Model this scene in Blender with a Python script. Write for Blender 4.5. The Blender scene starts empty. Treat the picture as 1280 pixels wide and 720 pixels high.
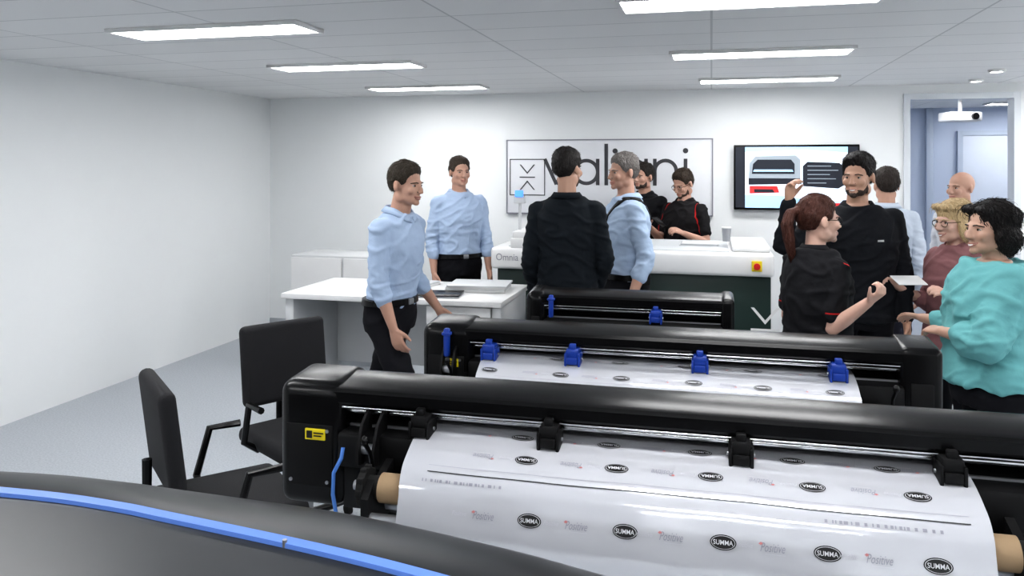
import bpy,bmesh,math,random
from mathutils import Vector,Matrix,noise
from mathutils.bvhtree import BVHTree
random.seed(4)
V=Vector
SC=bpy.context.scene; C=SC.collection
TH=math.radians(14); cs,sn=math.cos(TH),math.sin(TH); tn=math.tan(TH)
CH=1.75
def W(X,Y,z=0): return V((X*cs-Y*sn, X*sn+Y*cs, z))
def at(px,Y,z=0): return W((px-640)/1000*Y,Y,z)
def a_of(px,b):
    t=(px-640)/1000; Y=(b/cs)/(1+tn*t); return t*Y*cs-Y*sn
# ---------------- materials
MATS={}
def mat(name,col,rough=.5,metal=0,emit=0,bump=0,bscale=40,var=.04,spec=.5,sss=0,coat=0,nscale=6,stretch=None,stripes=None,scol=(.42,.015,.015)):
    if name in MATS: return MATS[name]
    m=bpy.data.materials.new(name); m.use_nodes=True; nt=m.node_tree; b=nt.nodes['Principled BSDF']; L=nt.links.new
    tc=nt.nodes.new('ShaderNodeTexCoord'); n=nt.nodes.new('ShaderNodeTexNoise'); n.inputs['Scale'].default_value=nscale
    src=tc.outputs['Object']
    if stretch:
        mp=nt.nodes.new('ShaderNodeMapping'); mp.inputs['Scale'].default_value=stretch; L(src,mp.inputs['Vector']); src=mp.outputs['Vector']
    L(src,n.inputs['Vector'])
    mx=nt.nodes.new('ShaderNodeMix'); mx.data_type='RGBA'
    mx.inputs[6].default_value=(*[max(0,c*(1-var)) for c in col],1); mx.inputs[7].default_value=(*[min(1,c*(1+var)) for c in col],1)
    L(n.outputs['Fac'],mx.inputs[0]); out=mx.outputs[2]
    for st in (stripes or []):
        def dot(nv):
            d=nt.nodes.new('ShaderNodeVectorMath'); d.operation='DOT_PRODUCT'; L(tc.outputs['Object'],d.inputs[0]); d.inputs[1].default_value=nv; return d.outputs['Value']
        def mth(op,a,bb):
            q=nt.nodes.new('ShaderNodeMath'); q.operation=op
            for i,x in enumerate((a,bb)):
                if x is None: continue
                if isinstance(x,(int,float)): q.inputs[i].default_value=x
                else: L(x,q.inputs[i])
            return q.outputs[0]
        f=mth('LESS_THAN',mth('ABSOLUTE',mth('SUBTRACT',dot(st[0]),st[1]),None),st[2])
        for nv,c in st[3]: f=mth('MULTIPLY',f,mth('GREATER_THAN',dot(nv),c))
        m2=nt.nodes.new('ShaderNodeMix'); m2.data_type='RGBA'; L(f,m2.inputs[0]); L(out,m2.inputs[6]); m2.inputs[7].default_value=(*scol,1); out=m2.outputs[2]
    L(out,b.inputs['Base Color'])
    b.inputs['Roughness'].default_value=rough; b.inputs['Metallic'].default_value=metal
    b.inputs['Specular IOR Level'].default_value=spec
    if coat: b.inputs['Coat Weight'].default_value=coat
    if emit:
        L(mx.outputs[2],b.inputs['Emission Color']); b.inputs['Emission Strength'].default_value=emit
    if sss:
        b.inputs['Subsurface Weight'].default_value=sss; b.inputs['Subsurface Radius'].default_value=(.02,.008,.004)
    if bump:
        n2=nt.nodes.new('ShaderNodeTexNoise'); n2.inputs['Scale'].default_value=bscale; L(src,n2.inputs['Vector'])
        bp=nt.nodes.new('ShaderNodeBump'); bp.inputs['Strength'].default_value=bump; bp.inputs['Distance'].default_value=.01
        L(n2.outputs['Fac'],bp.inputs['Height']); L(bp.outputs['Normal'],b.inputs['Normal'])
    MATS[name]=m; return m
black=mat('black_plastic',(.0045,.0045,.005),.26,var=.2,spec=.25)
black2=mat('black_matte',(.004,.004,.0045),.6,var=.2,spec=.25)
blackrub=mat('black_rubber',(.005,.005,.005),.8)
dark=mat('dark_green_panel',(.006,.022,.018),.45)
chrome=mat('chrome_steel',(.75,.76,.78),.2,1)
steel=mat('grey_steel',(.35,.36,.38),.4,.8)
blue=mat('blue_plastic',(.007,.040,.27),.4)
wallm=mat('white_wall_paint',(.78,.795,.80),.9,bump=.05,bscale=200,var=.01)
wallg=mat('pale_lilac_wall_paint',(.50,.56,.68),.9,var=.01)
white=mat('white_enamel',(.68,.68,.68),.35)
offw=mat('off_white_laminate',(.56,.57,.58),.4)
paper=mat('glossy_white_vinyl',(.60,.61,.65),.13,metal=.3,coat=.6,var=.005)
card=mat('brown_cardboard',(.30,.21,.125),.8,bump=.1)
ink=mat('black_ink',(.004,.004,.005),.5)
inkp=mat('pale_print',(.55,.56,.59),.4)
inkg=mat('grey_ink',(.24,.24,.28),.5)
inkl=mat('faint_grey_ink',(.42,.42,.46),.5)
inkr=mat('red_ink',(.45,.17,.17),.5)
red=mat('red_plastic',(.5,.012,.012),.4)
yellow=mat('yellow_sticker',(.68,.55,.01),.5)
grey=mat('dark_grey_cover',(.009,.010,.012),.36,spec=.3)
lidm=mat('dark_grey_lid',(.022,.024,.028),.35,spec=.35)
frameg=mat('grey_frame',(.40,.42,.45),.5)
led=mat('blue_led_strip',(.10,.20,.55),.5,emit=.12)
lampm=mat('blue_lamp_light',(.08,.25,.95),.4,emit=.8)
# ---------------- mesh helpers
def merge(dst,src,mi=None,free=True):
    me=bpy.data.meshes.new('t'); 
    if mi is not None:
        for f in src.faces: f.material_index=mi
    src.to_mesh(me); dst.from_mesh(me); bpy.data.meshes.remove(me)
    if free: src.free()
def box(bm,x0,x1,y0,y1,z0,z1,bev=0,mi=0,seg=2,rot=None):
    t=bmesh.new(); bmesh.ops.create_cube(t,size=1)
    sx,sy,sz=abs(x1-x0),abs(y1-y0),abs(z1-z0)
    for v in t.verts: v.co=V((v.co.x*sx,v.co.y*sy,v.co.z*sz))
    if bev: bmesh.ops.bevel(t,geom=list(t.edges),offset=min(bev,sx*.49,sy*.49,sz*.49),segments=seg,profile=.5,affect='EDGES')
    M=Matrix.Translation(((x0+x1)/2,(y0+y1)/2,(z0+z1)/2))
    if rot: M=M@rot
    t.transform(M); merge(bm,t,mi)
def loft(bm,rings,n=18,mi=0,cap=True,smooth=True):
    R=[]
    for c,ax,ay in rings:
        R.append([bm.verts.new(c+ax*math.cos(2*math.pi*i/n)+ay*math.sin(2*math.pi*i/n)) for i in range(n)])
    fs=[]
    for r0,r1 in zip(R,R[1:]):
        for i in range(n): fs.append(bm.faces.new((r0[i],r0[(i+1)%n],r1[(i+1)%n],r1[i])))
    if cap:
        fs.append(bm.faces.new(R[0][::-1])); fs.append(bm.faces.new(R[-1]))
    for f in fs: f.material_index=mi
def capsule(bm,p,q,r1,r2,n=14,mi=0,fl=1):
    p=V(p);q=V(q); d=(q-p)
    if d.length<1e-6: d=V((0,0,1))
    d.normalize(); u=d.orthogonal().normalized(); v=d.cross(u)
    rg=[]
    for a in (-80,-55,-28,0):
        a=math.radians(a); rg.append((p+d*r1*math.sin(a),u*r1*math.cos(a),v*r1*math.cos(a)*fl))
    for a in (0,28,55,80):
        a=math.radians(a); rg.append((q+d*r2*math.sin(a),u*r2*math.cos(a),v*r2*math.cos(a)*fl))
    loft(bm,rg,n,mi)
def cyl(bm,p,q,r1,r2=None,n=24,mi=0):
    p=V(p);q=V(q); r2=r1 if r2 is None else r2
    d=(q-p).normalized(); u=d.orthogonal().normalized(); v=d.cross(u)
    loft(bm,[(p,u*r1,v*r1),(q,u*r2,v*r2)],n,mi)
def ell(bm,c,r,rot=None,mi=0,n=20):
    t=bmesh.new(); bmesh.ops.create_uvsphere(t,u_segments=n,v_segments=max(8,n*2//3),radius=1)
    M=Matrix.Translation(V(c))@(rot or Matrix())@Matrix.Diagonal((r[0],r[1],r[2],1)); t.transform(M); merge(bm,t,mi)
def tube(bm,pts,r,n=8,mi=0,taper=False):
    pts=[V(p) for p in pts]; rg=[]; u=None; N=len(pts)
    for i,p in enumerate(pts):
        d=(pts[min(i+1,N-1)]-pts[max(i-1,0)]).normalized()
        if u is None: u=d.orthogonal().normalized()
        else: u=(u-d*u.dot(d)).normalized()
        rr=r*(1-.8*(i/(N-1))) if taper else r
        rg.append((p,u*rr,d.cross(u)*rr))
    loft(bm,rg,n,mi)
def prism(bm,prof,x0,x1,mi=0):
    A=[bm.verts.new((x0,y,z)) for y,z in prof]; B=[bm.verts.new((x1,y,z)) for y,z in prof]; n=len(prof); fs=[]
    for i in range(n): fs.append(bm.faces.new((A[i],A[(i+1)%n],B[(i+1)%n],B[i])))
    fs.append(bm.faces.new(A[::-1])); fs.append(bm.faces.new(B))
    for f in fs: f.material_index=mi
def obj(name,bm,mats,parent=None,smooth=None,recalc=True,ang=40):
    if recalc: bmesh.ops.recalc_face_normals(bm,faces=bm.faces)
    me=bpy.data.meshes.new(name); bm.to_mesh(me); bm.free()
    if not isinstance(mats,(list,tuple)): mats=[mats]
    for m in mats: me.materials.append(m)
    o=bpy.data.objects.new(name,me); C.objects.link(o)
    if parent: o.parent=parent
    for p in me.polygons: p.use_smooth=True
    if smooth is None:
        me.set_sharp_from_angle(angle=math.radians(ang))
    return o
def tag(o,label,cat,group=None):
    o['label']=label;o['category']=cat
    if group:o['group']=group
    return o
def thing(name,label,cat,loc=(0,0,0),rz=0,group=None):
    o=bpy.data.objects.new(name,None); C.objects.link(o); o.location=loc; o.rotation_euler=(0,0,rz); o.empty_display_size=.1
    return tag(o,label,cat,group)
def struct(name,bm,m):
    o=obj(name,bm,m); o['kind']='structure'; return o
def remesh(bm,vox,it=2,fac=.5):
    bmesh.ops.recalc_face_normals(bm,faces=bm.faces)
    me=bpy.data.meshes.new('rm'); bm.to_mesh(me); bm.free()
    o=bpy.data.objects.new('rm',me); C.objects.link(o)
    m=o.modifiers.new('r','REMESH'); m.mode='VOXEL'; m.voxel_size=vox; m.use_smooth_shade=True
    if it: s=o.modifiers.new('s','SMOOTH'); s.iterations=it; s.factor=fac
    dg=bpy.context.evaluated_depsgraph_get(); dg.update()
    r=bpy.data.meshes.new_from_object(o.evaluated_get(dg))
    bpy.data.objects.remove(o); bpy.data.meshes.remove(me)
    out=bmesh.new(); out.from_mesh(r); bpy.data.meshes.remove(r); return out
TC={}
def tmesh(s,off=0):
    if (s,off) in TC: return TC[(s,off)]
    cu=bpy.data.curves.new('t','FONT'); cu.body=s; cu.resolution_u=3; cu.offset=off
    o=bpy.data.objects.new('t',cu); C.objects.link(o); dg=bpy.context.evaluated_depsgraph_get(); dg.update()
    me=bpy.data.meshes.new_from_object(o.evaluated_get(dg)); bpy.data.objects.remove(o)
    vs=[v.co.copy() for v in me.vertices]; fs=[tuple(p.vertices) for p in me.polygons]; bpy.data.meshes.remove(me)
    x0=min(v.x for v in vs);x1=max(v.x for v in vs);y0=min(v.y for v in vs);y1=max(v.y for v in vs)
    TC[(s,off)]=([((v.x-x0)/(x1-x0)-.5,(v.y-y0)/(y1-y0)-.5) for v in vs],fs); return TC[(s,off)]
def text(bm,s,w,h,fn,mi=0,off=0):
    vs,fs=tmesh(s,off); B=[bm.verts.new(fn(u*w,v*h)) for u,v in vs]
    for f in fs:
        try: bm.faces.new([B[i] for i in f]).material_index=mi
        except ValueError: pass
def poly(bm,pts,fn,mi=0):
    bm.faces.new([bm.verts.new(fn(u,v)) for u,v in pts]).material_index=mi
def rect(bm,u0,u1,v0,v1,fn,mi=0): poly(bm,[(u0,v0),(u1,v0),(u1,v1),(u0,v1)],fn,mi)
def crom(key,m=4):
    P=[]
    for i in range(len(key)-1):
        p0,p1,p2,p3=[V(key[max(0,min(len(key)-1,j))]) for j in (i-1,i,i+1,i+2)]
        for k in range(m):
            u=k/m; P.append(tuple(.5*((2*p1)+(p2-p0)*u+(2*p0-5*p1+4*p2-p3)*u*u+(3*p1-p0-3*p2+p3)*u**3)))
    P.append(tuple(key[-1])); return P
def ribbon(bm,pts,w,fn,mi=0):
    P=[V((p[0],p[1])) for p in pts]; L_=[];R_=[]
    for i,p in enumerate(P):
        d=(P[min(i+1,len(P)-1)]-P[max(i-1,0)]).normalized(); n=V((-d.y,d.x))*w/2
        L_.append(bm.verts.new(fn(*(p+n)))); R_.append(bm.verts.new(fn(*(p-n))))
    for i in range(len(P)-1): bm.faces.new((L_[i],L_[i+1],R_[i+1],R_[i])).material_index=mi
# ================= ROOM
H=2.45; BW=7.714; AL,AR,BF=-4.6,3.6,-2.6
d0,d1,dz=1.69,2.53,2.33
b=bmesh.new(); box(b,AL-.1,5.2,BF-.1,11.6,-.1,0)
fl=bpy.data.materials.new('grey_vinyl_floor'); fl.use_nodes=True; nt=fl.node_tree; p=nt.nodes['Principled BSDF']
tc=nt.nodes.new('ShaderNodeTexCoord'); n1=nt.nodes.new('ShaderNodeTexNoise'); n1.inputs['Scale'].default_value=90; n1.inputs['Detail'].default_value=4
cr=nt.nodes.new('ShaderNodeValToRGB'); cr.color_ramp.elements[0].position=.35; cr.color_ramp.elements[0].color=(.36,.385,.42,1); cr.color_ramp.elements[1].position=.65; cr.color_ramp.elements[1].color=(.47,.495,.53,1)
nt.links.new(tc.outputs['Object'],n1.inputs['Vector']); nt.links.new(n1.outputs['Fac'],cr.inputs[0]); nt.links.new(cr.outputs[0],p.inputs['Base Color']); p.inputs['Roughness'].default_value=.35
struct('floor',b,fl)
ce=bpy.data.materials.new('ceiling_tiles'); ce.use_nodes=True; nt=ce.node_tree; p=nt.nodes['Principled BSDF']; p.inputs['Roughness'].default_value=.9
tc=nt.nodes.new('ShaderNodeTexCoord'); br=nt.nodes.new('ShaderNodeTexBrick'); br.offset=0
br.inputs['Color1'].default_value=(.75,.755,.76,1); br.inputs['Color2'].default_value=(.72,.725,.73,1); br.inputs['Mortar'].default_value=(.52,.53,.54,1)
br.inputs['Scale'].default_value=1; br.inputs['Brick Width'].default_value=1.2; br.inputs['Row Height'].default_value=.4; br.inputs['Mortar Size'].default_value=.006
nt.links.new(tc.outputs['Object'],br.inputs['Vector']); nt.links.new(br.outputs['Color'],p.inputs['Base Color'])
b=bmesh.new(); box(b,AL-.1,5.2,BF-.1,11.6,H,H+.1); struct('ceiling',b,ce)
b=bmesh.new(); box(b,AL-.1,d0,BW,BW+.12,0,H); box(b,d1,AR+.1,BW,BW+.12,0,H); box(b,d0,d1,BW,BW+.12,dz,H); struct('wall_back',b,wallm)
b=bmesh.new(); box(b,AL-.1,AL,BF,BW,0,H); struct('wall_left',b,wallm)
b=bmesh.new(); box(b,AR,AR+.1,BF,BW,0,H); struct('wall_right',b,wallm)
b=bmesh.new(); box(b,AL-.1,AR+.1,BF-.1,BF,0,H); struct('wall_front',b,wallm)
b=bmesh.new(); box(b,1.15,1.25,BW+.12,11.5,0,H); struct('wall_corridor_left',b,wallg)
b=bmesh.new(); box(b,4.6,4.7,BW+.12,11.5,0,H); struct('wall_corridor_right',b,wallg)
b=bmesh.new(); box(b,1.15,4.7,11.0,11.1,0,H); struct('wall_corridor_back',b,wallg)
b=bmesh.new(); box(b,AL,d0-.06,BW-.015,BW,0,.1,.004); box(b,d1+.06,AR,BW-.015,BW,0,.1,.004); struct('baseboard_back',b,frameg)
b=bmesh.new()
for x0,x1,z0,z1 in ((d0-.04,d0+.012,0,dz+.04),(d1-.012,d1+.04,0,dz+.04),(d0+.0125,d1-.0125,dz-.012,dz+.04)):
    box(b,x0,x1,BW-.02,BW+.14,z0,z1)
struct('trim_1',b,mat('pale_grey_frame',(.60,.63,.66),.5))
x0,x1=3.02,3.62
lil=mat('pale_lilac_frame',(.44,.50,.60),.5)
b=bmesh.new()
for p0,p1,z0,z1 in ((x0-.06,x0-.001,0,2.16),(x1+.001,x1+.06,0,2.16),(x0,x1,2.105,2.16)): box(b,p0,p1,10.95,11.0,z0,z1)
struct('trim_2',b,lil)
b=bmesh.new(); box(b,x0,x1,10.96,11.0,0.01,2.1,.004); dd=struct('door_1',b,mat('pale_lilac_door',(.58,.63,.72),.5))
b=bmesh.new(); cyl(b,(x0+.06,10.96,1.03),(x0+.06,10.91,1.03),.012); box(b,x0+.05,x0+.17,10.9,10.92,1.02,1.04,.006); obj('door_handle',b,steel,dd)
b=bmesh.new(); box(b,2.60,2.68,10.93,11.0,0,H,.01); struct('trim_3',b,lil)
# ceiling lights
diff=mat('light_diffuser',(1,1,1),.6,emit=16)
def clight(a,bb,lab,grp=None,w=1.05,d=.26):
    t=thing('ceiling_light',lab,'ceiling light',(a,bb,H-.022),0,grp)
    b=bmesh.new()
    for q in ((-w/2-.02,w/2+.02,-d/2-.02,-d/2),(-w/2-.02,w/2+.02,d/2,d/2+.02),(-w/2-.02,-w/2,-d/2,d/2),(w/2,w/2+.02,-d/2,d/2)): box(b,*q,0,.021,.002)
    obj('frame',b,white,t)
    b=bmesh.new(); box(b,-w/2,w/2,-d/2,d/2,.006,.02); obj('diffuser',b,diff,t)
ords=['nearest the back wall','second from the back wall','third from the back wall']
for k,(a,bb) in enumerate(((.44,6.85),(.29,5.2),(.15,3.50))):
    clight(a,bb,'long white recessed ceiling light in the right row, '+ords[k],'recessed ceiling lights')
for a in (-2.5,3.0):
    for bb in (6.85,5.2,3.65,2.0,.3,-1.4):
        if a>0 or bb<3: clight(a,bb,'long white recessed ceiling light out of the way beside the machines','recessed ceiling lights outside the view')
        else: clight(a,bb,'long white recessed ceiling light in the left row, '+ords[int(round((6.85-bb)/1.6))],'recessed ceiling lights')
for bb in (1.8,.2,-1.4): clight(.1,bb,'long white recessed ceiling light above the camera side of the room','recessed ceiling lights over the camera side')
clight(2.2,9.0,'long white recessed ceiling light in the corridor beyond the doorway')
clight(3.6,10.2,'long white recessed ceiling light deep in the corridor by its far door')
for a,bb,lab in ((2.125,7.35,'small round ceiling downlight just in front of the doorway'),(2.05,6.62,'small round ceiling downlight further into the room from the doorway')):
    t=thing('downlight',lab,'downlight',(a,bb,H-.02),0,'round downlights')
    b=bmesh.new()
    loft(b,[(V((0,0,.019)),V((.06,0,0)),V((0,.06,0))),(V((0,0,.0)),V((.055,0,0)),V((0,.055,0))),(V((0,0,.0)),V((.042,0,0)),V((0,.042,0))),(V((0,0,.012)),V((.040,0,0)),V((0,.04,0)))],24)
    obj('rim',b,white,t); b=bmesh.new(); cyl(b,(0,0,.004),(0,0,.01),.04); obj('lens',b,diff,t)
pp=at(1200,8.5,0); t=thing('projector','white projector hanging from the ceiling beyond the doorway','projector',(pp.x,pp.y,2.2),math.radians(14))
b=bmesh.new(); box(b,-.17,.17,-.13,.13,0,.1,.02,seg=3); obj('body',b,white,t)
b=bmesh.new(); cyl(b,(.08,-.13,.05),(.08,-.16,.05),.035); obj('lens',b,black,t)
b=bmesh.new(); cyl(b,(0,0,.1),(0,0,H-2.2),.02); cyl(b,(0,0,H-2.215),(0,0,H-2.2),.06); obj('ceiling_mount',b,white,t)
# ================= BANNER
t=thing('wall_banner','wide white banner with a square chevron logo and large black lettering on the back wall','banner',((a_of(635,BW)+a_of(890,BW))/2,BW-.02,0))
ac=t.location.x; hw=(a_of(890,BW)-a_of(635,BW))/2
b=bmesh.new(); box(b,-hw,hw,-.005,.02,1.27,1.98,.003)
for q in ((-hw-.010,-hw,1.26,1.99),(hw,hw+.010,1.26,1.99),(-hw,hw,1.98,1.99),(-hw,hw,1.26,1.27)): box(b,q[0],q[1],-.012,.018,q[2],q[3],mi=1)
obj('panel',b,[mat('banner_white',(.70,.71,.74),.6),inkg],t)
b=bmesh.new(); fn=lambda u,v:V((u,-.008,v))
xa,xb=a_of(690,BW)-ac,a_of(864,BW)-ac
z0=1.545; xh=.255; sw_=.034; asc=.40; aw=.245; nw=.20; gap=.075
def stem(x,h): ribbon(b,[(x,z0),(x,z0+h)],sw_,fn)
def let_v(x):
    ribbon(b,[(x,z0+xh),(x+.115,z0+.005)],sw_,fn); ribbon(b,[(x+.115,z0+.005),(x+.23,z0+xh)],sw_,lambda u,v:V((u,-.0085,v)))
def let_a(x):
    r=(xh-sw_)/2; cx=x+r+sw_/2; ribbon(b,[(cx+r*math.cos(k*math.pi/18),z0+xh/2+r*math.sin(k*math.pi/18)) for k in range(37)],sw_,fn); ribbon(b,[(cx+r,z0),(cx+r,z0+xh)],sw_,lambda u,v:V((u,-.0085,v)))
def let_n(x):
    ribbon(b,[(x,z0),(x,z0+xh)],sw_,lambda u,v:V((u,-.0085,v))); r=nw/2; ribbon(b,[(x,z0+xh-r-sw_/2)]+[(x+r-r*math.cos(k*math.pi/14),z0+xh-r-sw_/2+r*math.sin(k*math.pi/14)) for k in range(1,14)]+[(x+nw,z0+xh-r-sw_/2),(x+nw,z0)],sw_,fn)
def let_i(x):
    stem(x,xh); poly(b,[(x+.025*math.cos(k*math.pi/8),z0+xh+.075+.025*math.sin(k*math.pi/8)) for k in range(16)],fn)
tot=.23+aw+0+0+aw+nw+0+gap*6+.03; x=xb-tot
let_v(x); x+=.23+gap*.7; let_a(x); x+=aw+gap; stem(x,asc); x+=gap+.01; let_i(x); x+=gap*.75; let_a(x); x+=aw+gap; let_n(x); x+=nw+gap+.01; let_i(x)
rect(b,xb-.72,xb-.30,1.415,1.43,fn,1)
l0,l1=a_of(638,BW)-ac,a_of(682,BW)-ac; z0b,z1b=1.44,1.80; w=.009; lc=(l0+l1)/2; zc=(z0b+z1b)/2
for q in ((l0,l1,z0b,z0b+w),(l0,l1,z1b-w,z1b),(l0,l0+w,z0b,z1b),(l1-w,l1,z0b,z1b)): rect(b,*q,fn,0)
def chevron(bm,lc,zc,sc,fn,mi,th=1):
    rect(bm,lc-.3*sc,lc+.3*sc,zc-.025*sc*th,zc+.025*sc*th,fn,mi)
    for s in (1,-1):
        for g in (1,-1):
            poly(bm,[(lc-g*.3*sc,zc+s*.48*sc),(lc-g*(.3-.07*th)*sc,zc+s*.48*sc),(lc,zc+s*(.12+.09*th)*sc),(lc,zc+s*.12*sc)],fn,mi)
chevron(b,lc,zc,.26,fn,0,.8)
obj('lettering',b,[mat('banner_ink',(.05,.05,.057),.6),inkr],t,recalc=False)
# ================= TV
ta,tb=a_of(917,BW),a_of(1073,BW); t=thing('television','black framed flat television showing a product slide on the back wall','television',((ta+tb)/2,BW-.06,0)); hw=(tb-ta)/2
b=bmesh.new(); box(b,-hw,hw,-.01,.03,1.33,1.925,.006); obj('casing',b,black,t)
b=bmesh.new(); box(b,-.25,.25,.03,.06,1.45,1.8); obj('wall_bracket',b,black,t)
wsc=mat('screen_white',(.74,.82,.95),.4,emit=.55); bsc=mat('screen_blue',(.36,.58,.85),.4,emit=.45); ksc=mat('screen_dark',(.012,.015,.025),.4,emit=.2); rsc=mat('screen_red',(.6,.03,.03),.4,emit=.4); gsc=mat('screen_grey',(.28,.32,.36),.4,emit=.3)
b=bmesh.new(); fn=lambda u,v:V((u,-.012,v)); f2=lambda u,v:V((u,-.0135,v)); f3=lambda u,v:V((u,-.015,v)); f4=lambda u,v:V((u,-.0165,v))
rect(b,-hw+.10,hw-.10,1.35,1.905,fn,0)
rect(b,-hw+.015,-hw+.10,1.35,1.905,fn,2); rect(b,hw-.10,hw-.015,1.35,1.905,fn,2)
poly(b,[(-.44,1.35),(.44,1.35),(.44,1.41),(.1,1.43),(-.1,1.46),(-.44,1.47)],f2,1)
poly(b,[(-.44,1.86),(.1,1.88),(.44,1.85),(.44,1.905),(-.44,1.905)],f2,1)
# large machine close-up: pale body, dark bay, lighter rail, dark base
poly(b,[(-.41,1.62),(-.40,1.76),(-.35,1.82),(.0,1.83),(.04,1.79),(.04,1.62)],f3,4)
poly(b,[(-.38,1.66),(-.37,1.75),(-.33,1.79),(-.04,1.79),(-.01,1.75),(-.01,1.66)],f4,2)
poly(b,[(-.41,1.56),(-.41,1.62),(.04,1.62),(.05,1.57)],f3,2)
poly(b,[(-.37,1.68),(-.36,1.70),(-.03,1.70),(-.02,1.68)],lambda u,v:V((u,-.018,v)),1)
poly(b,[(-.40,1.48),(-.40,1.55),(-.16,1.55),(-.14,1.49)],f3,3)
poly(b,[(-.36,1.49),(-.36,1.52),(-.20,1.52),(-.18,1.49)],f4,2)
poly(b,[(.06,1.55),(.36,1.53),(.41,1.56),(.41,1.72),(.37,1.76),(.10,1.77),(.06,1.73)],f3,2)
for i,wd in enumerate((.20,.26,.19,.24,.16)): rect(b,.10,.10+wd,1.728-i*.038,1.735-i*.038,f4,4)
rect(b,.33,.43,1.37,1.40,f3,3); rect(b,.425,.435,1.60,1.80,f3,3)
obj('screen',b,[wsc,bsc,ksc,rsc,gsc],t,recalc=False)
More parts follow.
